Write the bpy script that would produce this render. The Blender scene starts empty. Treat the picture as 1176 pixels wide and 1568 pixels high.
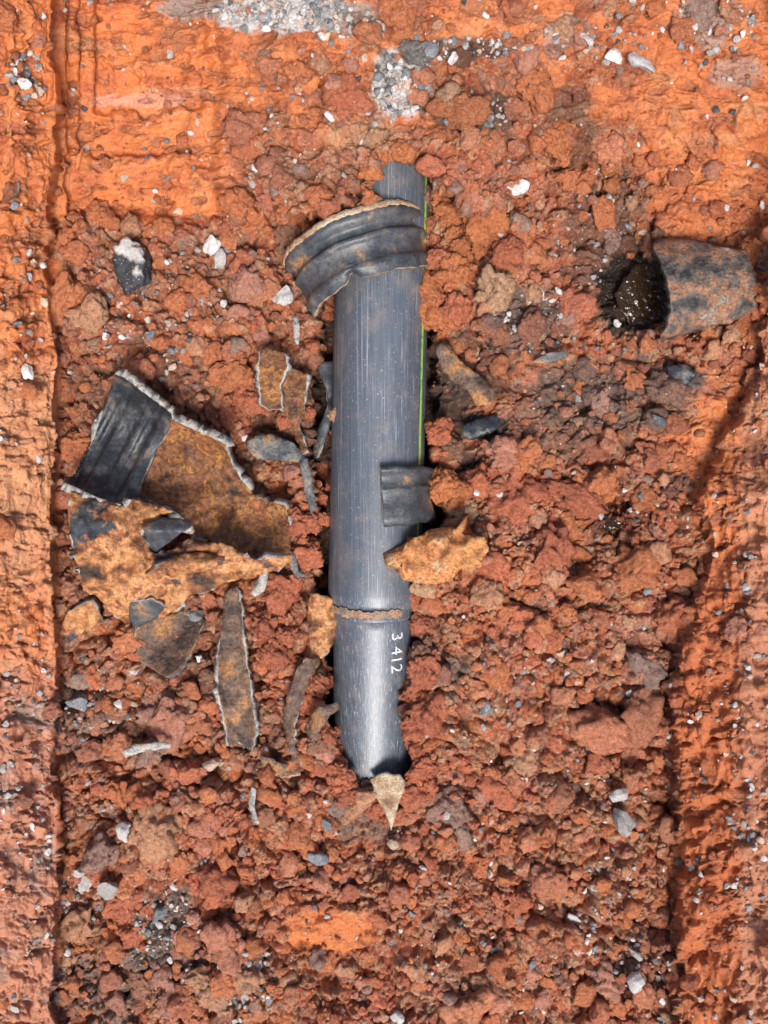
import bpy, bmesh, math, random, time
import numpy as np
from mathutils import Vector, Matrix, geometry
T0=time.time()
random.seed(5); rng=np.random.default_rng(7)
H=1.5
RIM=.27
def P(px,py,z):
    s=(H-z)/H
    return ((px-588)/1000*s,(784-py)/1000*s,z)
# ---------------- noise helpers ----------------
def h2(i,j,seed):
    n=(i*374761393+j*668265263+seed*1442695041)&0xffffffff
    n=((n^(n>>13))*1274126177)&0xffffffff
    n=(n^(n>>16))
    n=(n*2246822519)&0xffffffff
    return ((n^(n>>15))&0xffffff)/float(0xffffff)
def vn(x,y,seed=0):
    x,y=x*.8192+y*.5736,y*.8192-x*.5736
    i=np.floor(x);j=np.floor(y);fx=x-i;fy=y-j
    fx=fx*fx*(3-2*fx);fy=fy*fy*(3-2*fy)
    i=i.astype(np.int64);j=j.astype(np.int64)
    a=h2(i,j,seed);b=h2(i+1,j,seed);c=h2(i,j+1,seed);d=h2(i+1,j+1,seed)
    return (a+(b-a)*fx+(c-a)*fy+(a-b-c+d)*fx*fy)*2-1
def fbm(x,y,o=4,seed=0,g=.5):
    r=0;a=1;t=0
    for k in range(o):
        r=r+a*vn(x,y,seed+k);t+=a;a*=g
        x,y=(x*.8-y*.6)*2.03+17.3,(x*.6+y*.8)*2.03-9.1
    return r/t
def worley(x,y,seed):
    i=np.floor(x).astype(np.int64);j=np.floor(y).astype(np.int64)
    f1=np.full(x.shape,9.);f2=np.full(x.shape,9.);cid=np.zeros(x.shape)
    for a in(-1,0,1):
        for b in(-1,0,1):
            ii=i+a;jj=j+b
            hx=h2(ii,jj,seed);hy=h2(ii,jj,seed+1)
            d=np.sqrt((x-ii-hx)**2+(y-jj-hy)**2)
            m=d<f1
            f2=np.where(m,f1,np.minimum(f2,d))
            cid=np.where(m,(hx*7.13+hy*3.71)%1.0,cid);f1=np.where(m,d,f1)
    return f1,f2,cid
def h3(i,j,k,seed): return h2(i*31+k*7919,j*57+k*104729,seed)
def vn3(p,seed=0):
    i=np.floor(p);f=p-i;f=f*f*(3-2*f);i=i.astype(np.int64)
    r=0
    for a in(0,1):
        for b in(0,1):
            for c in(0,1):
                w=(f[:,0] if a else 1-f[:,0])*(f[:,1] if b else 1-f[:,1])*(f[:,2] if c else 1-f[:,2])
                r=r+w*h3(i[:,0]+a,i[:,1]+b,i[:,2]+c,seed)
    return r*2-1
def sm(a,b,x):
    t=np.clip((x-a)/(b-a),0,1);return t*t*(3-2*t)
def lerp(a,b,t): return a+(b-a)*t
# ---------------- terrain ----------------
ST=1.6
xs=np.arange(-180,1357,ST);ys=np.concatenate([np.arange(-200,1680,ST),1680+np.cumsum(np.linspace(2,14,80))])
YE=ys[-1]
PX,PY=np.meshgrid(xs,ys)
GL=[(226,582),(318,582),(336,478),(500,488),(700,480),(900,488),(1000,503),(1100,505),(1150,516),(1216,548)]
GR=[(226,652),(300,656),(350,640),(450,634),(520,664),(700,672),(830,684),(852,618),(920,610),(950,634),(1040,624),(1070,606),(1105,626),(1190,630),(1216,590)]
def itp(t,v): return np.interp(v,[a for a,b in t],[b for a,b in t])
FRONT=[(250,300),(340,330),(480,335),(575,322),(588,246),(652,250),(664,300),(760,320),(860,250),(1000,220)]
XR=[(-200,1190),(300,1190),(550,1160),(650,1120),(760,1062),(850,1075),(1000,1030),(1100,1022),(1250,1028),(1400,1030),(1568,1040),(1800,1045),(3000,1045)]
BUMPS=[(745,430,95,120,.035),(300,480,160,90,.012),(880,620,120,120,-.02),(930,330,80,100,-.02),(965,450,60,60,-.06),(665,1060,40,120,.018),(1195,440,45,95,.085),
(300,1250,150,100,.015),(720,900,110,90,.018),(850,1000,150,160,.012),(470,1400,120,60,.02),(800,1450,150,80,.01),(270,740,130,110,-.05),(120,1450,70,120,-.02),
(700,650,40,120,-.02),(445,640,60,90,-.02),(360,1040,50,120,-.02),(945,790,60,40,-.03),(700,720,30,60,-.02),(250,960,70,50,-.02),(512,346,34,12,-.07),(548,298,9,9,-.06)]
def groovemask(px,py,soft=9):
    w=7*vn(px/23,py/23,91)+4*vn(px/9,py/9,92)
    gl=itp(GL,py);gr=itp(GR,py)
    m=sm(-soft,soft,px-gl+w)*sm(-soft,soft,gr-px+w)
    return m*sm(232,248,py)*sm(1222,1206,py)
def macro(px,py):
    wx=px+14*fbm(px/90,py/90,3,3);wy=py+14*fbm(px/90,py/90,3,5)
    z=.012+.018*fbm(px/130,py/130,3,11)
    for cx,cy,rx,ry,d in BUMPS: z=z+d*np.exp(-((wx-cx)/rx)**2-((wy-cy)/ry)**2)
    front=itp(FRONT,px+5*vn(px/30,py/30,13))+20*fbm(px/45,py/45,4,14)
    win=sm(340,500,px)*sm(960,700,px)
    z=z+.095*win*sm(8,-14,py-front)+.05*(1-win)*sm(50,-60,py-front)
    z=z+.08*sm(250,-60,wy)+.08*sm(-30,-190,py)
    xl=92+8*vn(py/140,py*0,21)+8*fbm(px/40,py/50,3,23)-10*sm(200,320,py)*sm(520,400,py)
    d=xl-px
    z=z+.06*sm(-4,110,d)+.13*sm(100,250,d)+.045*sm(0,10,d)
    xr=itp(XR,py)+8*vn(py/60,px/80,22)+14*fbm(px/30,py/45,3,24);d=px-xr
    z=z+.08*sm(-10,150,d)+.042*sm(0,14,d)+.10*sm(130,310,d)
    rec=sm(99,105,px)*sm(350,325,wx)*sm(345,325,wy)
    z=z-.024*rec
    z=z-.016*sm(142,148,px)*sm(322,304,wx)*sm(176,168,wy)
    z=z-.012*sm(118,124,px)*sm(300,280,wx)*sm(240,232,wy)
    z=z+.016*np.exp(-((px-84)/6)**2)*sm(230,180,py)-.010*np.exp(-((px-97)/5)**2)*sm(230,180,py)
    z=z-.014*np.exp(-((px-492-(py-140)*-.1)/5)**2)*sm(60,90,py)*sm(190,160,py)
    z=z-.085*groovemask(px,py)
    e=np.minimum(np.minimum(px+180,1356-px)/120,np.minimum((py+200)/150,(YE-py)/380))
    e=np.clip(e,0,1);e=e*e*(3-2*e)
    return lerp(RIM,z,e)
Z0=macro(PX,PY)
def sl(cx,cy,rx,ry):
    m=1.7
    i0=max(0,int((cy-ry*m-ys[0])/ST));i1=max(i0+1,int((cy+ry*m-ys[0])/ST));j0=max(0,int((cx-rx*m-xs[0])/ST));j1=max(j0+1,int((cx+rx*m-xs[0])/ST))
    return slice(i0,i1),slice(j0,j1)
def blobl(cx,cy,rx,ry,k=.5):
    s=sl(cx,cy,rx,ry);px=PX[s];py=PY[s]
    d=np.sqrt(((px-cx)/rx)**2+((py-cy)/ry)**2)+k*fbm(px/22,py/22,4,int(cx+cy),.65)
    return s,sm(1.15,.8,d)
def addmax(arr,cx,cy,rx,ry,k):
    s,b=blobl(cx,cy,rx,ry);arr[s]=np.maximum(arr[s],b*k)
F60=fbm(PX/50,PY/50,3,31);F61=fbm(PX/50,PY/50,3,33)
WX=PX+16*F60;WY=PY+16*F61
XRg=itp(XR,PY)
smooth=sm(98,84,WX*.4+PX*.6)
smooth=np.maximum(smooth,sm(0,26,PX-XRg+14*F60))
smooth=np.maximum(smooth,sm(375,330,WX)*sm(355,320,WY))
smooth=np.maximum(smooth,sm(225,150,WY+50*F60)*.8*(1-.75*sm(.05,.25,F61)*sm(380,420,PX)))
for q in [(1110,170,140,170,.85),(1060,330,70,60,.6),(1100,680,70,120,.85),(500,1425,75,40,.8),(200,1400,40,70,.5)]: addmax(smooth,*q)
s,bb_=blobl(730,130,110,60);smooth[s]*=1-bb_
crumb=1-smooth
w1=PX+9*fbm(PX/22,PY/22,3,41);w2=PY+9*fbm(PX/22,PY/22,3,43)
f1,f2,c1=worley(w1/52,w2/52,51);b1=np.sqrt(np.clip(1-(f1/.72)**2,0,1))*(.3+.7*c1)
g1,g2,c2=worley(w1/27,w2/27,61);b2=np.sqrt(np.clip(1-(g1/.72)**2,0,1))*(.3+.7*c2)
k1,k2,c3=worley(w1/12,w2/12,71);b3=np.sqrt(np.clip(1-(k1/.8)**2,0,1))*(.3+.7*c3)
l1,l2,c4=worley(PX/6,PY/6,81);b4=np.sqrt(np.clip(1-(l1/.8)**2,0,1))*c4
fine=fbm(PX/11,PY/11,4,85,.75)
rid1=1-2*np.abs(fbm(PX/16,PY/16,3,97))
det=crumb*(.028*b1+.019*b2+.009*b3+.004*b4-.030+.006*fine+.003*rid1-.007*np.clip(.12-(g2-g1),0,.12)/.12)
along=fbm(w1/8,PY/150,4,87);across=fbm(PX/110,w2/10,4,88)
wallv=np.maximum(sm(100,80,PX),sm(-5,20,PX-XRg))
scr=lerp(across,along,wallv)
T1=fbm(PX/30,PY/15,5,89,.6)
tear=np.clip(T1-.08,0,1)
det=det+smooth*(.004*scr+.010*fbm(PX/60,PY/60,5,90)-.026*tear+.006*(.5-np.abs(fbm(w1/18,w2/18,3,94)))*sm(0,.3,F60)+(.007*b3+.009*b2)*sm(-.05,.3,F61)+.0012*fine)
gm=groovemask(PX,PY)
det*=1-.4*gm
S=(H-Z0)/H
POS=np.stack([(PX-588)/1000*S,(784-PY)/1000*S,Z0],-1)
du=np.gradient(POS,axis=1);dv=np.gradient(POS,axis=0)
N=np.cross(dv,du);N/=np.linalg.norm(N,axis=-1,keepdims=True)
N*=np.where(N[...,2:3]<0,-1,1)
for _ in range(3):
    N[1:-1,1:-1]=(N[1:-1,1:-1]*2+N[:-2,1:-1]+N[2:,1:-1]+N[1:-1,:-2]+N[1:-1,2:])/6
POS=POS+N*det[...,None]
C_or=np.array([.74,.235,.078]);C_red=np.array([.66,.19,.087]);C_br=np.array([.38,.175,.10]);C_tan=np.array([.76,.43,.235])
C_gry=np.array([.32,.29,.25]);C_dk=np.array([.08,.06,.045]);C_pk=np.array([.70,.35,.25]);C_lg=np.array([.60,.58,.55]);C_blk=np.array([.03,.032,.037])
C_org=np.array([.66,.195,.05])
def mixi(A,B,t): A+=(B-A)*t[...,None]
n1=fbm(PX/120,PY/120,4,101);n2=fbm(PX/30,PY/30,4,103);n3=fbm(PX/60,PY/60,4,105)
COL=np.broadcast_to(C_red,PX.shape+(3,)).copy()
mixi(COL,C_or,sm(-.3,.4,n2+.3*n1)*.75)
mixi(COL,C_br,sm(.05,.5,n1+.4*n3)*.5*crumb)
mixi(COL,C_br,(c2>.85)*.5*crumb);mixi(COL,C_tan,(c3>.78)*.5*crumb);mixi(COL,C_gry,(c3<.08)*.5*crumb)
mixi(COL,C_pk,((c2<.2))*.35*crumb);mixi(COL,C_tan,(c4>.86)*.6*crumb)
mixi(COL,C_br*.45,sm(.35,.0,b2+b3*.5)*.6*crumb)  # painted shade: low crevices between clods darkened in the vertex colour
mixi(COL,C_org,smooth*.9)
mixi(COL,np.array([.70,.30,.12]),smooth*sm(.1,.5,n3)*.5)
mixi(COL,np.array([.48,.12,.04]),smooth*sm(.0,.4,-n2)*.6)
mixi(COL,C_br*.6,smooth*sm(.0,.2,tear)*.55)
mixi(COL,C_tan,smooth*sm(.2,.5,scr)*.25)
mixi(COL,np.array([.42,.10,.035]),smooth*sm(.1,.4,-scr)*.5)
lw=sm(95,80,PX)
mixi(COL,C_tan*.85,lw*sm(520,600,PY)*sm(980,850,PY)*.45)
mixi(COL,C_pk*.72,lw*sm(950,1100,PY)*.5)
mixi(COL,C_gry*.8,lw*sm(950,1100,PY)*sm(.0,.4,n2)*.5)
rw=sm(0,20,PX-XRg)
mixi(COL,np.array([.48,.12,.035]),rw*sm(800,950,PY)*.75)
mixi(COL,np.array([.50,.27,.17]),rw*sm(1115,1150,PX)*.45)
PAT=[(430,18,105,34,C_lg,.9),(300,12,60,18,C_gry,.7),(612,128,48,52,C_lg,.9),(530,30,60,30,C_gry,.7),(560,210,60,25,C_tan,.6),(1080,30,50,40,C_gry,.6),(870,50,40,30,C_gry,.5),(1125,110,40,25,C_gry,.5),
(730,175,65,35,C_dk,.8),(715,75,90,18,C_dk,.7),(870,190,40,60,C_dk,.5),(810,490,70,50,C_gry*.5,.75),(920,350,70,110,np.array([.26,.13,.09]),.75),(975,450,75,70,C_dk*.4,.95),
(880,640,110,80,np.array([.28,.16,.115]),.65),(1045,575,30,25,C_blk,.85),(745,655,40,22,C_blk,.9),(716,712,26,24,C_blk,.85),(690,610,35,60,C_dk,.8),(945,790,60,40,np.array([.25,.06,.03]),.75),
(1040,745,22,20,C_blk,.6),(250,1450,60,90,C_gry*.7,.75),(130,1100,50,70,C_gry*.7,.55),(140,1520,70,60,C_gry*.7,.6),(240,590,120,60,C_br*.8,.6),(340,430,120,60,C_br,.45),(380,1130,60,50,C_br,.6),
(660,980,45,60,C_br,.5),(690,1030,30,20,C_gry*.6,.7),(980,1000,60,50,C_pk*.8,.5),(980,1480,60,60,C_br*.6,.5),(560,1260,60,40,C_gry*.6,.5),(450,640,70,100,C_br*.6,.7),(300,990,80,80,C_br*.6,.6),
(700,340,60,40,C_br*.8,.5),(500,280,80,40,C_br,.5),(950,600,130,60,C_gry*.5,.5),(720,560,60,60,C_dk,.6),(350,1480,60,60,C_gry*.6,.5),(130,770,40,200,C_br*.7,.4),(500,1430,70,35,C_org,.8),(220,155,75,12,C_pk,.6)]
wet=np.zeros_like(PX)
for cx,cy,rx,ry,c,k in PAT:
    s,b=blobl(cx,cy,rx,ry);COL[s]+=(c-COL[s])*(b*k)[...,None]
mixi(COL,C_dk*.5,gm*.8)  # shade of the gaps beside the pipe, painted into the groove colour
for q in [(930,350,80,120,.9),(975,450,70,60,1),(940,790,80,60,.95),(745,655,45,25,.6),(900,650,90,60,.7),(1045,575,30,25,.6),(220,155,85,20,1),(1110,200,80,120,.65)]: addmax(wet,*q)
wet=np.maximum(wet,rw*sm(900,1100,PY)*sm(-.2,.4,n3)*.75)
wet=np.maximum(wet,smooth*.45)
wet=np.maximum(wet,.5*sm(0,.4,n1))
COL*=(1+.28*fine*(1-.5*smooth))[...,None]
COL=np.clip(COL,0.01,.9)
def mkmesh(name,V,F,col=None,wetv=None,smoothf=True,mat=None,smv=None):
    me=bpy.data.meshes.new(name)
    nv=len(V);nf=len(F);k=F.shape[1]
    me.vertices.add(nv);me.vertices.foreach_set("co",np.ascontiguousarray(V,dtype=np.float32).ravel())
    me.loops.add(nf*k);me.loops.foreach_set("vertex_index",np.ascontiguousarray(F,dtype=np.int32).ravel())
    me.polygons.add(nf);me.polygons.foreach_set("loop_start",np.arange(nf,dtype=np.int32)*k)
    try: me.polygons.foreach_set("loop_total",np.full(nf,k,dtype=np.int32))
    except Exception: pass
    sf=np.full(nf,smoothf,dtype=bool) if isinstance(smoothf,bool) else smoothf
    me.polygons.foreach_set("use_smooth",sf)
    me.update(calc_edges=True)
    if col is not None:
        a=me.attributes.new("Col","FLOAT_COLOR","POINT")
        c=np.ones((nv,4),dtype=np.float32);c[:,:3]=col;a.data.foreach_set("color",c.ravel())
    if wetv is not None:
        a=me.attributes.new("wet","FLOAT","POINT");a.data.foreach_set("value",wetv.astype(np.float32))
    if smv is not None:
        a=me.attributes.new("smeared","FLOAT","POINT");a.data.foreach_set("value",smv.astype(np.float32))
    ob=bpy.data.objects.new(name,me);bpy.context.collection.objects.link(ob)
    if mat: me.materials.append(mat)
    return ob
# ---------------- materials ----------------
def newmat(name):
    m=bpy.data.materials.new(name);m.use_nodes=True
    nt=m.node_tree;b=nt.nodes["Principled BSDF"];return m,nt,b
def nd(nt,t,**k):
    n=nt.nodes.new(t)
    for a,v in k.items(): setattr(n,a,v)
    return n
def noise(nt,scale,detail=6,rough=.6,mapscale=None,rot=None):
    n=nd(nt,"ShaderNodeTexNoise");n.inputs["Scale"].default_value=scale;n.inputs["Detail"].default_value=detail;n.inputs["Roughness"].default_value=rough
    tc=nd(nt,"ShaderNodeTexCoord")
    if mapscale:
        mp=nd(nt,"ShaderNodeMapping");mp.inputs["Scale"].default_value=mapscale
        nt.links.new(tc.outputs["Object"],mp.inputs[0]);nt.links.new(mp.outputs[0],n.inputs["Vector"])
    else: nt.links.new(tc.outputs["Object"],n.inputs["Vector"])
    return n
def ramp(nt,src,stops):
    r=nd(nt,"ShaderNodeValToRGB");e=r.color_ramp.elements
    while len(e)<len(stops): e.new(.5)
    for k,(p,c) in enumerate(stops): e[k].position=p;e[k].color=(*c,1) if len(c)==3 else c
    nt.links.new(src,r.inputs[0]);return r
def bump(nt,src,strength,dist,prev=None):
    b=nd(nt,"ShaderNodeBump");b.inputs["Strength"].default_value=strength;b.inputs["Distance"].default_value=dist
    nt.links.new(src,b.inputs["Height"])
    if prev: nt.links.new(prev.outputs[0],b.inputs["Normal"])
    return b
def mrange(nt,src,a,b):
    r=nd(nt,"ShaderNodeMapRange");r.inputs[3].default_value=a;r.inputs[4].default_value=b;nt.links.new(src,r.inputs[0]);return r
def soilmat(name,rbase=.75,bs=1.0,gcon=.9):
    m,nt,b=newmat(name)
    at=nd(nt,"ShaderNodeAttribute",attribute_name="Col");wt=nd(nt,"ShaderNodeAttribute",attribute_name="wet");st=nd(nt,"ShaderNodeAttribute",attribute_name="smeared")
    n=noise(nt,200,9,.8);r=ramp(nt,n.outputs[0],[(.34,(.25,.21,.19)),(.45,(.82,.79,.78)),(.55,(1.1,1.1,1.1)),(.66,(1.4,1.6,1.8))])
    mu=nd(nt,"ShaderNodeMix",data_type='RGBA',blend_type='MULTIPLY')
    g=mrange(nt,st.outputs["Fac"],gcon,gcon*.45);nt.links.new(g.outputs[0],mu.inputs[0])
    nt.links.new(at.outputs["Color"],mu.inputs[6]);nt.links.new(r.outputs[0],mu.inputs[7])
    n2=noise(nt,330,2,.5);r2=ramp(nt,n2.outputs[0],[(.65,(0,0,0)),(.68,(1,1,1))])
    m2=nd(nt,"ShaderNodeMix",data_type='RGBA');nt.links.new(mu.outputs[2],m2.inputs[6]);m2.inputs[7].default_value=(.7,.54,.44,1)
    ml=nd(nt,"ShaderNodeMath",operation='MULTIPLY');nt.links.new(mrange(nt,st.outputs["Fac"],.6,.2).outputs[0],ml.inputs[1]);nt.links.new(r2.outputs[0],ml.inputs[0]);nt.links.new(ml.outputs[0],m2.inputs[0])
    nt.links.new(m2.outputs[2],b.inputs["Base Color"])
    n3=noise(nt,80,6,.65)
    rr=mrange(nt,wt.outputs["Fac"],rbase,.12);nt.links.new(rr.outputs[0],b.inputs["Roughness"])
    b1=bump(nt,n.outputs[0],bs,.008);nt.links.new(mrange(nt,st.outputs["Fac"],bs,bs*.32).outputs[0],b1.inputs["Strength"])
    b2=bump(nt,n3.outputs[0],.7*bs,.010,b1);nt.links.new(b2.outputs[0],b.inputs["Normal"])
    b.inputs["Specular IOR Level"].default_value=.55
    return m
M_soil=soilmat("red_clay_soil")
def rust(name,stops,scale=25,rough=.75,bs=.6,hf=.8):
    m,nt,b=newmat(name)
    n=noise(nt,scale,9,.68);r=ramp(nt,n.outputs[0],stops);
    n2=noise(nt,scale*9,6,.7);r2=ramp(nt,n2.outputs[0],[(.35,(.3,.28,.27)),(.5,(.95,.95,.95)),(.65,(1.5,1.45,1.4))])
    mu=nd(nt,"ShaderNodeMix",data_type='RGBA',blend_type='MULTIPLY');mu.inputs[0].default_value=hf
    nt.links.new(r.outputs[0],mu.inputs[6]);nt.links.new(r2.outputs[0],mu.inputs[7]);nt.links.new(mu.outputs[2],b.inputs["Base Color"])
    r3=ramp(nt,n.outputs[0],[(.35,(rough*.7,)*3),(.65,(min(1,rough*1.15),)*3)]);nt.links.new(r3.outputs[0],b.inputs["Roughness"])
    b1=bump(nt,n2.outputs[0],bs,.004);b2=bump(nt,n.outputs[0],bs,.012,b1);nt.links.new(b2.outputs[0],b.inputs["Normal"])
    return m
OC=(.45,.20,.08);GY=(.2,.2,.2)
M_in=rust("rusty_pipe_inside",[(.37,(.03,.022,.018)),(.43,(.13,.055,.028)),(.475,(.32,.13,.048)),(.51,(.15,.065,.035)),(.55,(.50,.21,.05)),(.59,(.20,.08,.038)),(.66,(.48,.16,.055))],14,.45,1.0)  # rust tones, kept darker than outside to paint shade into the hollow
M_out=rust("rusty_pipe_outside",[(.37,(.07,.042,.03)),(.43,(.30,.115,.045)),(.48,(.52,.22,.075)),(.52,(.64,.34,.15)),(.55,(.48,.15,.05)),(.58,(.22,.11,.06)),(.60,(.055,.06,.07)),(.75,(.05,.055,.06))],13,.6,.9)
M_blk=rust("black_pipe_glaze",[(.38,(.018,.02,.024)),(.50,(.03,.033,.038)),(.57,(.065,.068,.072)),(.63,(.14,.10,.07))],28,.33,.22,.4)
M_dk=rust("dark_pipe_outside",[(.36,(.04,.044,.05)),(.48,(.068,.074,.082)),(.55,(.10,.10,.10)),(.6,(.18,.14,.10)),(.65,(.40,.18,.08))],26,.40,.16,.5)
M_edge=rust("broken_pipe_edge",[(.38,(.12,.11,.10)),(.5,(.40,.39,.37)),(.58,(.5,.42,.32)),(.66,(.35,.18,.09))],60,.6,.3)
M_mud=rust("muddy_edge",[(.36,(.3,.16,.08)),(.5,(.5,.34,.2)),(.64,(.60,.52,.38))],50,.8,.5)
M_shb=rust("brown_shard",[(.38,(.05,.037,.03)),(.45,(.13,.075,.05)),(.52,(.20,.12,.075)),(.57,(.34,.16,.06)),(.62,(.5,.22,.07)),(.68,(.13,.12,.11))],22,.55)
M_shg=rust("grey_shard",[(.38,(.07,.075,.08)),(.48,(.15,.15,.15)),(.56,(.26,.23,.19)),(.63,OC)],30)
ny,nx=PX.shape
idx=np.arange(ny*nx).reshape(ny,nx)
F=np.stack([idx[1:,:-1],idx[1:,1:],idx[:-1,1:],idx[:-1,:-1]],-1).reshape(-1,4)
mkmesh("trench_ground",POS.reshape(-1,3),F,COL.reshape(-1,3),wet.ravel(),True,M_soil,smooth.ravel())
s=(H-RIM)/H
ix0,ix1=(-180-588)/1000*s+.02,(1356-588)/1000*s-.02;iy1,iy0=(984)/1000*s-.02,(784-YE)/1000*s+.02
R=300
rv=[(ix0,iy0),(ix1,iy0),(ix1,iy1),(ix0,iy1),(-4,-4),(4,-4),(4,4),(-4,4),(-R,-R),(R,-R),(R,R),(-R,R)]
V=np.array([(a,b,RIM-.008) for a,b in rv]);F=[]
for o in(0,4):
    for k in range(4): F.append((o+k,o+4+k,o+4+(k+1)%4,o+(k+1)%4))
mkmesh("ground",V,np.array(F),np.tile(C_or,(12,1)),np.zeros(12),False,M_soil)
def samp(px,py):
    i=np.clip(((py-ys[0])/ST).astype(int),0,ny-1);j=np.clip(((px-xs[0])/ST).astype(int),0,nx-1)
    return POS[i,j],N[i,j],COL[i,j],wet[i,j],smooth[i,j],gm[i,j]
def gz(px,py): return float(samp(np.array([px*1.]),np.array([py*1.]))[0][0,2])
# ---------------- clods ----------------
_ic={}
def ico(sub,seed,ang=5,rough=1.0,cut=.62):
    key=(sub,seed,ang,rough,cut)
    if key in _ic: return _ic[key]
    bm=bmesh.new();bmesh.ops.create_icosphere(bm,subdivisions=sub,radius=1)
    v=np.array([x.co[:] for x in bm.verts]);f=np.array([[q.index for q in a.verts] for a in bm.faces]);bm.free()
    r=np.random.default_rng(seed)
    off=r.uniform(0,50,3)
    for _ in range(ang):
        n=r.normal(size=3);n/=np.linalg.norm(n);d=r.uniform(cut,cut+.28)
        t=v@n;over=np.clip(t-d,0,None);v=v-over[:,None]*n*.95
    def rg(p,s): return 1-2*np.abs(vn3(p,s))
    a=.34*vn3(v*1.5+off,seed)+rough*(.22*vn3(v*3.2+off,seed+1)+(.17*rg(v*5+off,seed+2) if sub>2 else 0)+(.12*rg(v*11+off,seed+3) if sub>3 else 0))
    v=v*(1+a)[:,None]*r.uniform(.65,1.2,3)
    _ic[key]=(v,f);return v,f
def rotm(n,r):
    q=r.normal(size=(n,4));q/=np.linalg.norm(q,axis=1,keepdims=True);w,x,y,z=q.T
    return np.stack([np.stack([1-2*(y*y+z*z),2*(x*y-z*w),2*(x*z+y*w)],-1),np.stack([2*(x*y+z*w),1-2*(x*x+z*z),2*(y*z-x*w)],-1),np.stack([2*(x*z-y*w),2*(y*z+x*w),1-2*(x*x+y*y)],-1)],1)
class Acc:
    def __init__(s): s.V=[];s.F=[];s.C=[];s.W=[];s.S=[];s.n=0
    def add(s,base,pos,rad,col,wt,sq=.8,sf=True):
        v,f=base;n=len(pos)
        if n==0:return
        R_=rotm(n,rng);vv=np.einsum('nij,mj->nmi',R_,v)*rad[:,None,None]
        vv[...,2]*=sq
        vv+=pos[:,None,:]
        m=len(v)
        s.V.append(vv.reshape(-1,3).astype(np.float32));s.F.append((f[None]+(np.arange(n)*m)[:,None,None]+s.n).reshape(-1,3))
        s.C.append(np.repeat(col,m,0));s.W.append(np.repeat(wt,m));s.S.append(np.full(n*len(f),sf,dtype=bool));s.n+=n*m
    def make(s,name,mat): return mkmesh(name,np.concatenate(s.V),np.concatenate(s.F),np.concatenate(s.C),np.concatenate(s.W),np.concatenate(s.S),mat)
def pip(px,py,poly):
    r=np.zeros(px.shape,bool);n=len(poly)
    for k in range(n):
        x1,y1=poly[k];x2,y2=poly[(k+1)%n]
        if y1==y2: continue
        c=((y1>py)!=(y2>py))&(px<(x2-x1)*(py-y1)/(y2-y1)+x1);r^=c
    return r
EXC=[[(95,730),(175,570),(265,630),(350,675),(450,770),(450,860),(350,900),(210,970),(150,1000),(90,985),(115,850)],
[(1000,360),(1150,380),(1155,490),(1010,525),(940,500),(950,410)],[(330,900),(385,900),(395,1150),(340,1140)],[(445,400),(660,315),(665,420),(560,470),(470,505)],
[(398,530),(520,540),(520,620),(490,700),(400,690)],[(660,520),(770,590),(770,680),(700,680)],[(470,905),(530,910),(520,1000),(470,1080),(450,1170),(430,1100)],[(560,1185),(625,1185),(600,1275)],[(160,375),(240,375),(240,440),(160,440)]]
def excl(px,py,m=0):
    e=np.zeros(px.shape,bool)
    for p in EXC: e|=pip(px,py,p)
    if m>12: e|=(px>555)&(px<690)&(py>170)&(py<330)
    gl=itp(GL,py)-m;gr=itp(GR,py)+m
    e|=(px>gl)&(px<gr)&(py>236)&(py<1216)
    return e
acc=Acc()
def scatter(n,r0,r1,sub,nb,dens_s=.03,emb=.25,pw=2.0,mar=0,sf=True):
    px=rng.uniform(-60,1240,n);py=rng.uniform(-60,1640,n)
    pos,nn,c,w,s_,g=samp(px,py)
    clus=.55+.6*vn(px/60,py/60,201)
    keep=(rng.random(n)<np.where(s_>.45,dens_s,clus*1.0))
    keep&=~excl(px,py,mar)
    px,py,pos,nn,c,w=px[keep],py[keep],pos[keep],nn[keep],c[keep],w[keep];n=len(px)
    r=(r0+(r1-r0)*rng.random(n)**pw)/1000
    pos=pos+nn*(r*emb)[:,None]
    v=rng.random((n,1))
    lum=c.mean(1,keepdims=True)
    c=np.where(lum>.2,c*.45+C_red*.55,c)
    c=c*rng.uniform(.82,1.22,(n,1))
    c=np.where(v<.12,c*.4+C_tan*.6,c);c=np.where((v>.12)&(v<.17),c*.5+C_br*.5,c);c=np.where((v>.17)&(v<.44),c*.3+C_or*.7,c);c=np.where((v>.44)&(v<.48),c*.4+C_gry*.6,c);c=np.where((v>.48)&(v<.54),c*.5+C_pk*.5,c)
    k=rng.integers(0,nb,n)
    for b in range(nb):
        m=k==b;acc.add(ico(sub,sub*100+b),pos[m],r[m],c[m],w[m]*.7,.8,sf)
scatter(430,17,36,4,8,.01,.1,2,26)
scatter(2600,8,19,3,12,.03,.15,1.5,10)
scatter(9000,3.3,8.5,2,12,.10,.4,1.5,3,False)
scatter(18000,1.4,3.4,1,8,.22,.4,1.2,-1,False)
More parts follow.
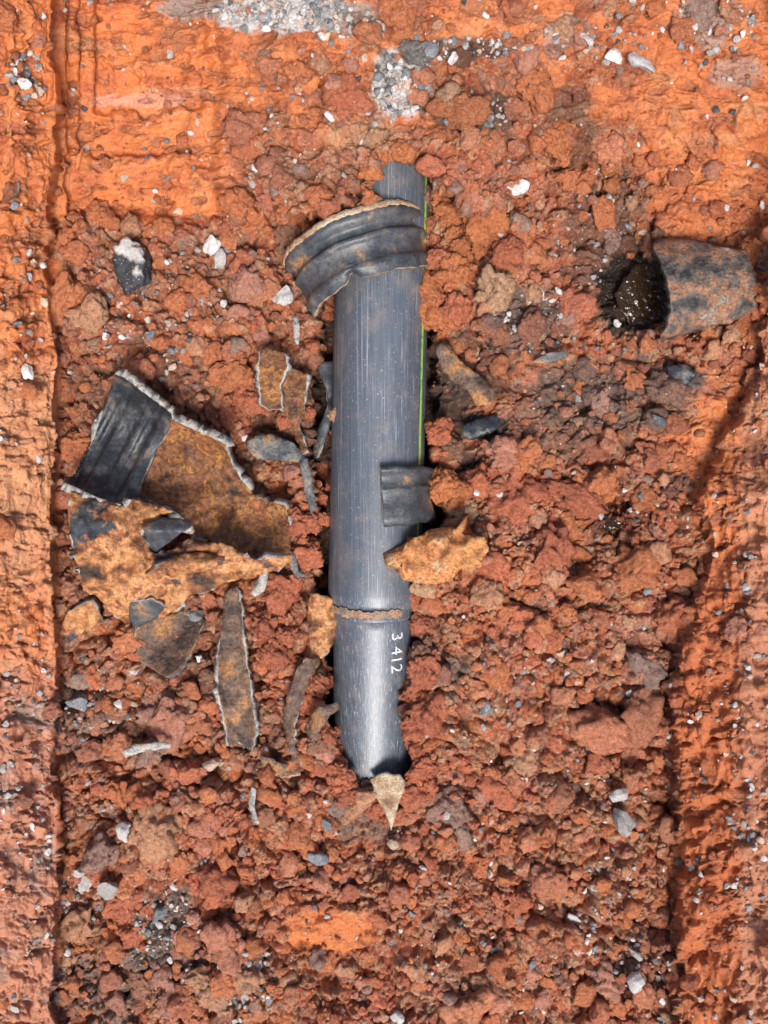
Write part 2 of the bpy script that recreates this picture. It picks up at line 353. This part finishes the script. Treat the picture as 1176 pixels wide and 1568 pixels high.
MAN=[(652,455,27,C_or),(668,478,24,C_or),(640,482,17,C_or),(690,420,26,C_or),(672,395,18,C_red),(705,380,24,C_or),(668,352,16,C_tan),(690,325,22,C_or),(735,340,32,C_or),(760,440,24,C_tan),(700,470,22,C_red),(650,262,13,C_red),(615,232,12,C_or),(585,238,14,C_or),(662,300,14,C_br),
(568,262,14,C_or),(565,300,12,C_or),(545,318,14,C_br),(672,662,20,C_red),(682,745,22,C_or),(700,770,20,C_or),(712,790,18,C_tan),(690,690,14,C_br),
(645,895,20,C_tan),(632,915,14,C_red),(604,905,9,C_or),(645,960,17,C_red),(645,1000,18,C_br),(648,1030,22,C_red),(620,1078,22,C_red),(642,1065,24,C_red),(642,1110,20,C_red),(640,1145,19,C_red),(645,1180,20,C_red),(655,1090,24,C_red),
(500,1125,15,C_red),(515,1152,17,C_red),(500,1165,22,C_red),(522,1187,18,C_red),(536,1216,17,C_red),(490,1140,18,C_br),(560,1228,14,C_br),(632,1214,20,C_red),(575,1235,20,C_red),(600,1245,18,C_red),(500,1040,10,C_red),(495,890,12,C_red),(490,1050,14,C_red),
(487,670,14,C_red),(490,722,18,C_red),(488,760,14,C_red),(480,800,16,C_red),(455,800,20,C_red),(470,850,18,C_red),(440,640,16,C_red),(500,470,13,C_red),(512,635,8,C_tan),(470,355,18,C_or),(440,360,16,C_br),(430,910,26,C_red),(425,1000,26,C_red),(410,960,20,C_red),(360,640,24,C_red),(385,615,18,C_red),(850,215,24,C_or),(640,85,18,C_gry),(880,760,34,C_red),(790,760,28,C_red),(840,850,32,C_red),(250,1095,34,C_pk*.9),(190,1385,26,C_red),(205,1425,24,C_red),
(1155,440,20,C_or),(1142,492,20,C_or),(1158,395,20,C_or),(1128,505,12,C_br),(1158,475,16,C_red),(1160,420,16,C_pk),(1035,515,9,C_br),(1010,360,9,C_br),(1090,372,8,C_br),(1130,378,12,C_or),(540,320,12,C_or),(500,330,16,C_or)]
for i,(a,b,r,c) in enumerate(MAN):
    z=gz(a,b)
    if 500<a<690 and 240<b<1230: z=max(z,.02 if b<930 else -.008)
    for q in range(5 if r>12 else 1):
        ox,oy=(0,0) if q==0 else rng.normal(0,r*.65,2)
        if 510<a<700 and q and b>330: ox=abs(ox) if a>575 else -abs(ox)
        rr=r*(1.0 if q==0 else rng.uniform(.3,.6))
        p=np.array([P(a+ox,b+oy,z+r*.0002)])
        acc.add(ico(4,900+(i*3+q)%11,5,1.4),p,np.array([rr/1000]),np.array([c])*rng.uniform(.8,1.1),np.array([0.1]))
acc.make("soil_clods",M_soil)
# ---------------- stones ----------------
acc2=Acc()
cols=[np.array([.66,.63,.59]),np.array([.43,.40,.37]),np.array([.22,.23,.24]),np.array([.60,.42,.30]),np.array([.09,.095,.10])]
def stones(px,py,r,ci,sub=2,emb=.3):
    pos,nn,c,w,s_,g=samp(px,py);pos=pos+nn*(r*emb)[:,None]
    k=rng.integers(0,8,len(px));C=np.array([cols[q] for q in ci])*rng.uniform(.7,1.1,(len(px),1))
    for b in range(8):
        m=k==b;acc2.add(ico(sub,1500+b,9,.3,.5),pos[m],r[m],C[m],np.full(m.sum(),.15),.75,False)
n=3300;px=rng.uniform(-60,1240,n);py=rng.uniform(-60,1640,n)
d=.3+.65*(fbm(px/90,py/90,3,301)>.05);keep=(rng.random(n)<d)&~excl(px,py,4);px,py=px[keep],py[keep]
stones(px,py,(1.8+5.5*rng.random(len(px))**2.5)/1000,rng.choice(5,len(px),p=[.24,.25,.20,.21,.10]),2,.6)
for cx,cy,rx,ry,n_ in [(430,18,100,30,260),(612,128,44,48,240),(730,170,60,30,60),(720,75,90,16,90),(250,1440,50,90,110),(130,1370,40,60,60),(360,1500,60,60,90),(230,480,120,90,120),(1090,40,80,40,70),(900,70,100,30,50),(900,350,60,100,70),(160,1080,70,60,40),(340,420,90,60,50),(40,120,30,40,40),(530,40,60,30,80),(930,1400,60,100,60),(820,490,50,40,40),(990,1490,40,40,25),(40,1200,40,300,80),(1150,1150,25,400,60)]:
    a=rng.random(n_)*6.283;q=np.sqrt(rng.random(n_));x=cx+rx*q*np.cos(a);y=cy+ry*q*np.sin(a)
    m=~excl(x,y,4);x,y=x[m],y[m]
    stones(x,y,(2+5*rng.random(len(x))**2)/1000,rng.choice(5,len(x),p=[.2,.34,.28,.12,.06]),2,.5)
big=[(433,462,11,0),(325,378,13,0),(340,402,12,1),(195,1268,15,0),(175,1348,14,1),(122,1075,16,2),(233,516,9,2),(970,1487,14,0),(940,1213,13,0),(948,1248,14,1),(880,1408,8,0),(972,90,13,0),(792,284,12,0),(890,65,8,0),(935,88,8,0),(327,1170,12,3),(130,1355,11,1),(105,1462,7,0),(30,130,8,0),(345,1478,8,0),(985,905,8,2),(610,1555,9,0),(375,1530,8,1),(487,1310,12,2),(740,1083,10,2),(250,1395,9,2),(1000,645,9,4),(715,165,10,1),(696,88,8,0),(665,70,9,2),(750,178,8,2),(125,1325,8,1),(600,1290,9,3),(300,940,8,2),(905,790,7,1),(500,1255,7,2),(975,1460,8,1),(35,570,9,0),(505,182,6,0)]
b=np.array(big);stones(b[:,0],b[:,1],b[:,2]*1.35/1000,b[:,3].astype(int),3,1.0)
M_st=soilmat("grey_gravel",.7,.4,.6)
acc2.make("gravel_stones",M_st)
# ---------------- drain pipe ----------------
def frame(p0,p1):
    p0=Vector(p0);p1=Vector(p1);a=(p1-p0).normalized();r=a.cross(Vector((0,0,1))).normalized()
    if r.x<0:r=-r
    u=r.cross(a).normalized()
    if u.z<0:u=-u
    return p0,p1,a,r,u
def lathe(name,p0,p1,prof,t0,t1,nt_,mats,parent=None,jag=None,sag=0):
    o,_,a,r,u=frame(p0,p1)
    prof=np.array(prof,float);ths=np.linspace(t0,t1,nt_)
    V=[]
    for i,(s_,R_) in enumerate(prof):
        for j,t in enumerate(ths):
            ss=s_+(jag(i/(len(prof)-1),t) if jag else 0)
            V.append(o+a*ss+r*(math.sin(t)*R_)+u*(math.cos(t)*R_))
    m=len(ths);F=[]
    for i in range(len(prof)-1):
        for j in range(m-1):
            F.append((i*m+j,i*m+j+1,(i+1)*m+j+1,(i+1)*m+j))
    me=bpy.data.meshes.new(name);me.from_pydata(V,[],F);me.update()
    for p in me.polygons:p.use_smooth=True
    for q in mats: me.materials.append(q)
    ob=bpy.data.objects.new(name,me);bpy.context.collection.objects.link(ob)
    if parent: ob.parent=parent
    return ob
def empty(name,loc=(0,0,0)):
    e=bpy.data.objects.new(name,None);bpy.context.collection.objects.link(e);e.empty_display_size=.05;return e
m,nt,b=newmat("grey_plastic_pipe")
n=noise(nt,1,4,.7,mapscale=(480,1.1,480));r=ramp(nt,n.outputs[0],[(.3,(.050,.062,.08)),(.5,(.078,.096,.12)),(.60,(.105,.125,.15)),(.68,(.34,.36,.38))])
n2=noise(nt,26,9,.75);r2=ramp(nt,n2.outputs[0],[(.5,(0,0,0)),(.70,(.45,.45,.45))])
mm=nd(nt,"ShaderNodeMix",data_type='RGBA');nt.links.new(r2.outputs[0],mm.inputs[0]);nt.links.new(r.outputs[0],mm.inputs[6]);mm.inputs[7].default_value=(.30,.22,.17,1)
n4=noise(nt,380,2,.5);r4=ramp(nt,n4.outputs[0],[(.67,(0,0,0)),(.71,(.75,.75,.75))])
m4=nd(nt,"ShaderNodeMix",data_type='RGBA');nt.links.new(r4.outputs[0],m4.inputs[0]);nt.links.new(mm.outputs[2],m4.inputs[6]);m4.inputs[7].default_value=(.5,.40,.33,1)
nt.links.new(m4.outputs[2],b.inputs["Base Color"])
r3=ramp(nt,n.outputs[0],[(.3,(.36,.36,.36)),(.7,(.52,.52,.52))]);nt.links.new(r3.outputs[0],b.inputs["Roughness"])
b.inputs["Specular IOR Level"].default_value=1.0
bb=bump(nt,n.outputs[0],.35,.0012);nt.links.new(bb.outputs[0],b.inputs["Normal"])
M_pipe=m
m,nt,b=newmat("green_stripe");b.inputs["Roughness"].default_value=.5
n=noise(nt,120,4,.6);r=ramp(nt,n.outputs[0],[(.35,(.16,.3,.06)),(.5,(.36,.62,.08))]);nt.links.new(r.outputs[0],b.inputs["Base Color"]);M_gr=m
m,nt,b=newmat("white_print");n=noise(nt,400,3,.6);r=ramp(nt,n.outputs[0],[(.38,(.15,.17,.2)),(.45,(.75,.75,.75))]);nt.links.new(r.outputs[0],b.inputs["Base Color"]);M_wh=m
pipe=empty("drain_pipe")
A0=P(590,190,.006);A1=P(573,928,-.008);B1=P(571,1228,-.056)
L=(Vector(A1)-Vector(A0)).length
lathe("upper_pipe",A0,A1,[(0,.0715)]+[(L*k/20,.0715) for k in range(1,20)]+[(L-.022,.0715),(L-.016,.0708),(L-.006,.0685),(L-.001,.067),(L,.05)],-math.pi,math.pi,97,[M_pipe],pipe)
L2=(Vector(B1)-Vector(A1)).length
lathe("lower_pipe",A1,B1,[(-.02,.0632),(.0,.0632),(.003,.0645),(.008,.0648),(.0095,.0648),(.0105,.0630)]+[(L2*k/12,.0630) for k in range(1,13)]+[(L2+.0005,.0)],-math.pi,math.pi,97,[M_pipe],pipe)
M_smear=rust("clay_smear",[(.38,(.3,.16,.1)),(.5,(.45,.27,.17)),(.62,(.2,.17,.15))],60,.8,.5)
lathe("joint_mud",A1,B1,[(-.009,.0690),(-.005,.0700),(0,.0692),(.002,.0672),(.004,.0655)],-1.25,.65,90,[M_smear],pipe,jag=lambda f,t:(.0020*math.sin(t*11)*math.sin(t*5+2)+.001*math.sin(t*37))*(1 if f>.5 else -1))
lathe("green_line",A0,A1,[(L*k/20,.0720) for k in range(0,20)]+[(L-.03,.0720)],1.03,1.115,4,[M_gr],pipe)
tc=bpy.data.curves.new("t","FONT");tc.body="3 412";tc.size=.028;tob=bpy.data.objects.new("t",tc);bpy.context.collection.objects.link(tob)
bpy.context.view_layer.update()
me=bpy.data.meshes.new_from_object(tob);bpy.data.objects.remove(tob)
bm=bmesh.new();bm.from_mesh(me);bmesh.ops.subdivide_edges(bm,edges=bm.edges[:],cuts=1);bm.to_mesh(me);bm.free()
o,_,a,r_,u=frame(A1,B1)
for v in me.vertices:
    s_=.026+v.co.x;t=.44+v.co.y/.0605*.95
    R_=.0637;q=o+a*s_+r_*(math.sin(t)*R_)+u*(math.cos(t)*R_);v.co=q
me.materials.append(M_wh);t2=bpy.data.objects.new("printed_number",me);bpy.context.collection.objects.link(t2);t2.parent=pipe
# ---------------- collars ----------------
def addsolid(ob,th,off=-1,rim=1,bev=0):
    s=ob.modifiers.new("s","SOLIDIFY");s.thickness=th;s.offset=off;s.material_offset_rim=rim;s.use_even_offset=False
    return s
def fixn(ob,up=True):
    me=ob.data;bm=bmesh.new();bm.from_mesh(me);bm.normal_update()
    s_=sum(f.normal.z*f.calc_area() for f in bm.faces)
    if (s_<0)==up: bmesh.ops.reverse_faces(bm,faces=bm.faces[:])
    bm.to_mesh(me);bm.free()
ang=math.radians(20)
cx,cy=557,410
dx,dy=math.sin(ang),math.cos(ang)
c0=Vector(P(cx-dx*44,cy-dy*44,.002));c1=Vector(P(cx+dx*50,cy+dy*50,.012))
prof=[(0,.104),(.002,.110),(.005,.1135),(.010,.1145),(.015,.1135),(.019,.110),(.021,.106),(.024,.1035),(.034,.1032),(.0355,.1072),(.0385,.1090),(.0425,.1088),(.045,.1045),(.048,.1015),(.06,.1000),(.072,.0998),(.0745,.1032),(.079,.1040),(.083,.1035),(.086,.1000),(.094,.0985)]
jg=lambda f,t:(.0022*math.sin(t*4)+.0015*math.sin(t*9+1)+.0006*math.sin(t*27))*(1 if f>.8 else .4)+(.010*math.exp(-((t+.25)/.08)**2)*-1 if f>.9 else 0)
col=lathe("broken_pipe_collar",c0,c1,prof,-1.85,1.45,150,[M_dk,M_mud],None,jg);fixn(col);addsolid(col,.009)
lp=lathe("lip_mud",c0,c1,[(-.003,.100),(-.005,.107),(-.003,.1125),(.001,.1150),(.005,.1156),(.007,.1140)],-1.5,1.3,220,[M_mud],col,lambda f,t:(.0012*math.sin(t*7)+.0007*math.sin(t*31)+.0005*math.sin(t*67)));fixn(lp)
o,_,a,r_,u=frame(A0,A1)
s0=(714-190)/738*L
c0=o+a*s0-r_*.004;c1=o+a*(s0+.09)+r_*.003
sc=lathe("broken_pipe_collar",c0,c1,[(-.001,.082),(.000,.087),(.003,.0935),(.008,.0935),(.011,.088),(.014,.085),(.03,.0830),(.032,.0860),(.036,.0868),(.039,.0830),(.06,.0865),(.074,.089),(.080,.089),(.084,.0865),(.088,.083)],.10,1.75,60,[M_dk,M_mud],None,lambda f,t:(.002*math.sin(t*4)+.001*math.sin(t*13))+.006*(t-.1)*(t-.1)*(1 if f<.4 else .3));fixn(sc);addsolid(sc,.007)
# ---------------- shards ----------------
def shard(name,poly,zf,mats,th=.006,jag=2.0,parent=None,step=6,bumpz=.0012,under=-1):
    pts=[];n=len(poly)
    for k in range(n):
        x1,y1=poly[k];x2,y2=poly[(k+1)%n];d=math.hypot(x2-x1,y2-y1);c=max(1,int(d/step))
        for q in range(c):
            t=q/c;j=jag if q else 0
            pts.append((x1+(x2-x1)*t+random.uniform(-j,j)*.6,y1+(y2-y1)*t+random.uniform(-j,j)*.6))
    nb=len(pts);A=np.array(pts)
    gx,gy=np.meshgrid(np.arange(A[:,0].min(),A[:,0].max(),step),np.arange(A[:,1].min(),A[:,1].max(),step))
    gx=gx.ravel()+rng.uniform(-1.5,1.5,gx.size)*step/6;gy=gy.ravel()+rng.uniform(-1.5,1.5,gy.size)*step/6
    m=pip(gx,gy,pts)
    dmin=np.min(np.hypot(gx[:,None]-A[:,0],gy[:,None]-A[:,1]),1) if gx.size else np.zeros(0)
    m&=dmin>step*.55
    allp=[Vector((x,-y)) for x,y in pts]+[Vector((x,-y)) for x,y in zip(gx[m],gy[m])]
    res=geometry.delaunay_2d_cdt(allp,[(k,(k+1)%nb) for k in range(nb)],[],1,1e-4)
    X=np.array([v.x for v in res[0]]);Y=np.array([-v.y for v in res[0]])
    bz=bumpz*vn(X/15,Y/15,5)+bumpz*.7*vn(X/7,Y/7,6)
    V=[P(x,y,zf(x,y)+q) for x,y,q in zip(X,Y,bz)]
    me=bpy.data.meshes.new(name);me.from_pydata(V,[],[tuple(f) for f in res[2]]);me.update()
    for p in me.polygons:p.use_smooth=True
    for q in mats: me.materials.append(q)
    ob=bpy.data.objects.new(name,me);bpy.context.collection.objects.link(ob);fixn(ob)
    addsolid(ob,th,under)
    if parent: ob.parent=parent
    return ob
def cyl(p0,p1,R,zc,sign,zc2=None,R2=None,ridges=None):
    dx_,dy_=p1[0]-p0[0],p1[1]-p0[1];Ln=math.hypot(dx_,dy_);dx_/=Ln;dy_/=Ln
    def f(x,y):
        t=((x-p0[0])*dx_+(y-p0[1])*dy_)/Ln;d=abs((x-p0[0])*dy_-(y-p0[1])*dx_)/1000
        tc_=min(1,max(0,t))
        RR=R+((R2 if R2 else R)-R)*tc_
        zr=ridges(t*Ln) if ridges else 0
        zz=zc+((zc2 if zc2 is not None else zc)-zc)*tc_
        return zz+sign*(math.sqrt(max(RR*RR-d*d,0))+zr)
    return f
fit=empty("broken_pipe_fitting")
def rid(t):
    # t from the bell mouth: thick lip, gasket groove, step down into the barrel
    z=0
    z-=.007*(1-float(sm(8,16,t)))
    z+=.008*float(sm(20,23,t)*sm(36,33,t))
    z-=.005*float(sm(60,63,t)*sm(76,73,t))
    z-=.014*float(sm(84,92,t))
    return z
shard("socket",[(176,573),(188,577),(262,632),(266,650),(238,690),(218,735),(214,762),(192,775),(150,762),(98,738),(100,729),(118,730),(140,680),(160,625)],cyl((137,655),(232,705),.093,.116,-1,ridges=rid),[M_blk,M_edge],.012,.8,fit,2.6,.0005)
shard("trough",[(258,640),(300,660),(345,680),(356,712),(372,738),(392,760),(438,776),(447,810),(445,845),(428,862),(385,862),(340,832),(300,822),(288,800),(262,778),(212,760),(216,735),(238,690)],cyl((215,700),(440,825),.084,.104,-1,.100,.066),[M_in,M_edge],.013,2.5,fit,5,.008)
shard("branch",[(108,752),(150,765),(192,778),(205,762),(262,782),(235,798),(215,815),(235,850),(262,842),(290,826),(335,832),(385,866),(440,862),(425,874),(345,892),(322,904),(296,910),(265,938),(205,964),(170,940),(150,915),(128,905),(116,850),(105,800)],cyl((108,825),(430,850),.135,-.028,1,-.040,.125),[M_out,M_edge],.013,3,fit,5,.009)
shard("branch_lip",[(335,828),(388,858),(446,850),(446,862),(400,872),(345,892),(300,905),(262,905),(300,880),(330,880)],lambda x,y:.108-.0010*max(0,y-855),[M_out,M_edge],.012,2,fit,5,.006)
shard("black_tip",[(216,802),(250,792),(290,795),(294,806),(270,822),(240,846),(228,838)],lambda x,y:.118+.0004*(x-250)*.5-.0008*abs(y-812),[M_dk,M_edge],.012,1.5,fit,5,.002)
shard("dark_patch",[(200,922),(235,918),(252,930),(240,948),(205,964),(197,945)],lambda x,y:.080-.0012*(y-920),[M_dk,M_edge],.005,2,fit,5,.001)
shard("lower_flange",[(92,958),(105,935),(142,920),(152,938),(158,955),(130,965),(105,986),(92,976)],lambda x,y:.03+.0008*(950-y)*.5,[M_out,M_edge],.012,2,fit,5,.005)
shard("rib",[(222,880),(240,868),(262,850),(300,845),(345,852),(330,868),(300,880),(270,905),(258,895),(235,895)],lambda x,y:.120-.0012*abs(y-862),[M_out,M_dk],.008,2,fit,5,.007)
def sh(poly,mats,h=.03,R=.07,sign=-1,ax=None,th=.006,jag=2,name="pipe_shard",bz=.0015,tilt=(0,0),step=5):
    cx_=sum(p[0] for p in poly)/len(poly);cy_=sum(p[1] for p in poly)/len(poly);z0=gz(cx_,cy_)+h
    if ax is None: ax=(0,1)
    l=math.hypot(*ax);ax=(ax[0]/l,ax[1]/l)
    def f(x,y):
        d=((x-cx_)*ax[1]-(y-cy_)*ax[0])/1000
        c=R-math.sqrt(max(R*R-d*d,1e-6))
        return z0-sign*c+tilt[0]*(x-cx_)/1000+tilt[1]*(y-cy_)/1000
    return shard(name,poly,f,mats,th,jag,None,step,bz)
sh([(208,958),(262,940),(300,925),(312,950),(296,990),(272,1032),(252,1036),(215,1012),(205,985)],[M_shb,M_shg],.02,.065,-1,(1,-1),tilt=(0,.3))
sh([(398,538),(412,532),(436,542),(440,560),(428,590),(432,625),(412,628),(400,620),(397,580)],[M_in,M_edge],.04,.028,-1,(0,1),.009)
sh([(480,556),(512,552),(519,590),(516,622),(500,668),(486,700),(476,702),(484,660),(502,625),(498,590)],[M_dk,M_edge],.05,.03,1,(0,1),.009)
sh([(436,560),(470,572),(466,620),(458,655),(470,690),(462,696),(446,650),(430,625),(428,590)],[M_in,M_edge],.03,.03,-1,(0,1),.008,2,bz=.008)
sh([(378,676),(396,664),(418,664),(445,676),(466,692),(468,712),(440,706),(395,704),(380,690)],[M_shg,M_edge],.035,.04,1,(1,.2),.008,bz=.006)
sh([(458,704),(470,702),(478,735),(485,780),(476,786),(468,760)],[M_shg,M_edge],.04,.05,1,(0,1),.006,1)
sh([(404,868),(412,876),(405,905),(390,914),(383,908),(392,895)],[M_edge,M_edge],.06,.05,1,(0,1),.006,1)
sh([(440,840),(452,850),(458,875),(470,882),(455,885),(444,870)],[M_shg,M_edge],.02,.05,1,(0,1),.005,1)
sh([(345,905),(362,898),(370,930),(372,980),(384,1060),(392,1120),(386,1150),(366,1136),(350,1142),(342,1095),(334,1060),(334,1000),(340,950)],[M_shb,M_edge],.03,.029,-1,(-.1,-1),.008,2.5,bz=.004)
sh([(474,908),(500,912),(524,920),(522,950),(512,985),(494,1008),(472,1012),(476,980),(468,950)],[M_out,M_edge],.05,.035,1,(0,1),.008,3,bz=.006)
sh([(494,1008),(476,1040),(462,1075),(450,1110),(452,1140),(462,1174),(448,1168),(438,1130),(432,1090),(446,1050),(458,1020),(472,1008)],[M_shb,M_edge],.035,.035,1,(0,1),.007,3,bz=.005)
sh([(466,1116),(478,1092),(500,1080),(521,1075),(520,1084),(505,1096),(496,1112),(476,1136)],[M_shb,M_edge],.05,.04,1,(0,1),.006,2,bz=.003)
sh([(186,1152),(205,1140),(240,1136),(262,1138),(260,1146),(225,1150),(192,1160)],[M_edge,M_edge],.03,.05,1,(1,0),.005,1.5)
sh([(385,1204),(392,1210),(389,1236),(398,1262),(388,1260),(380,1230)],[M_edge,M_edge],.03,.05,1,(0,1),.005,1)
sh([(566,1190),(590,1184),(614,1186),(622,1200),(612,1228),(604,1255),(599,1272),(590,1244),(576,1222)],[M_mud,M_edge],.030,.05,1,(0,1),.006,2,bz=.004)
sh([(448,484),(457,484),(459,508),(456,530),(450,522)],[M_edge,M_edge],.05,.05,1,(0,1),.005,1)
sh([(398,1158),(424,1168),(458,1176),(460,1186),(430,1190),(402,1184)],[M_shb,M_edge],.03,.05,-1,(1,0),.005,2,bz=.003)
sh([(668,530),(686,520),(700,545),(722,566),(744,580),(760,602),(752,620),(728,622),(716,598),(690,584),(672,564)],[M_shb,M_shg],.05,.024,1,(1,1),.008,2,bz=.003)
sh([(708,652),(735,640),(764,634),(770,650),(748,664),(725,674),(706,670)],[M_blk,M_dk],.02,.08,1,(1,0),.004,2,bz=.003)
sh([(1022,560),(1052,556),(1066,575),(1050,592),(1026,590)],[M_blk,M_dk],.010,.08,1,(1,0),.004,3,bz=.003)
sh([(812,556),(840,540),(868,538),(868,546),(835,556)],[M_shg,M_edge],.025,.08,1,(1,0),.003,1)
sh([(612,850),(622,832),(655,812),(690,806),(712,820),(745,822),(748,845),(728,868),(700,872),(690,890),(655,896),(618,890),(616,868)],[rust("ochre_stone",[(.36,(.35,.13,.05)),(.44,(.6,.22,.07)),(.5,(.66,.32,.11)),(.55,(.62,.20,.075)),(.6,(.66,.42,.2)),(.66,(.4,.16,.07))],22,.75,.8)]*2,.055,.048,1,(1,-.2),.03,3,"ochre_clay_fragment",.009)
stub=empty("broken_pipe_stub")
M_stub=rust("stub_clay",[(.38,(.05,.048,.048)),(.45,(.13,.11,.10)),(.51,(.24,.18,.145)),(.55,(.50,.22,.10)),(.60,(.30,.22,.17)),(.67,(.5,.47,.43))],24,.55,1.0)
shard("stub_shell",[(1002,368),(1030,364),(1062,366),(1100,376),(1142,382),(1158,420),(1158,470),(1118,496),(1090,498),(1050,512),(1014,523),(1011,516),(1022,500),(1027,478),(1026,450),(1021,425),(1010,398),(1000,380)],cyl((1000,444),(1150,434),.080,.010,1,.006),[M_stub,M_blk],.012,1.5,stub,4,.004)
shard("stub_invert",[(985,388),(1004,372),(1060,380),(1070,500),(1014,518),(1000,508)],cyl((1000,444),(1150,434),.080,.002,-1,.002),[M_blk,M_dk],.006,1.5,stub,5,.001)
m,nt,b=newmat("muddy_water");b.inputs["Base Color"].default_value=(.035,.018,.008,1);b.inputs["Roughness"].default_value=.04
n=noise(nt,55,3,.5);bb=bump(nt,n.outputs[0],.7,.015);nt.links.new(bb.outputs[0],b.inputs["Normal"])
wz=gz(985,450)+.014
shard("water_puddle",[(940,450),(955,425),(972,405),(1005,395),(1050,400),(1060,450),(1050,495),(1000,508),(968,500),(948,475)],lambda x,y:wz,[m,m],.002,3,None,6,0)
wz2=gz(945,795)+.010
shard("water_puddle",[(900,800),(915,785),(940,790),(965,785),(980,800),(960,812),(930,815)],lambda x,y:wz2,[m,m],.002,3,None,6,0)
v,f=ico(4,77,7,.7,.55);v=v*np.array([1.15,.85,.8]);V=v*.040;V+=np.array(P(200,410,gz(200,410)+.012))
tz=(v[:,2]+.5*v[:,1]+.45*vn3(v*3.5,3))
cc=np.where((tz>.6)[:,None],np.array([[.55,.52,.48]]),np.array([[.04,.043,.05]]))
mkmesh("asphalt_chunk",V,f,cc,np.full(len(V),.3),True,M_st)
# ---------------- light, camera ----------------
w=bpy.data.worlds.new("World");bpy.context.scene.world=w;w.use_nodes=True
nt=w.node_tree;bg=nt.nodes["Background"];sky=nt.nodes.new("ShaderNodeTexSky");sky.sky_type='NISHITA';sky.sun_disc=False
el,az=math.radians(60),math.radians(172)
sky.sun_elevation=el;sky.sun_rotation=az;sky.dust_density=3;nt.links.new(sky.outputs[0],bg.inputs[0]);bg.inputs[1].default_value=.15
sl_=bpy.data.lights.new("sun","SUN");sl_.energy=4.2;sl_.angle=math.radians(20);sl_.color=(1,.98,.95)
so=bpy.data.objects.new("sun",sl_);bpy.context.collection.objects.link(so)
d=Vector((math.sin(az)*math.cos(el),math.cos(az)*math.cos(el),math.sin(el)));so.rotation_euler=d.to_track_quat('Z','Y').to_euler()
cam=bpy.data.cameras.new("camera");co=bpy.data.objects.new("camera",cam);bpy.context.collection.objects.link(co)
co.location=(0,0,H);cam.sensor_fit='VERTICAL';cam.sensor_height=36;cam.lens=H/1.568*36;cam.clip_start=.01;cam.clip_end=1000
sc_=bpy.context.scene;sc_.camera=co;sc_.view_settings.view_transform='Standard';sc_.view_settings.look='None';sc_.view_settings.exposure=0
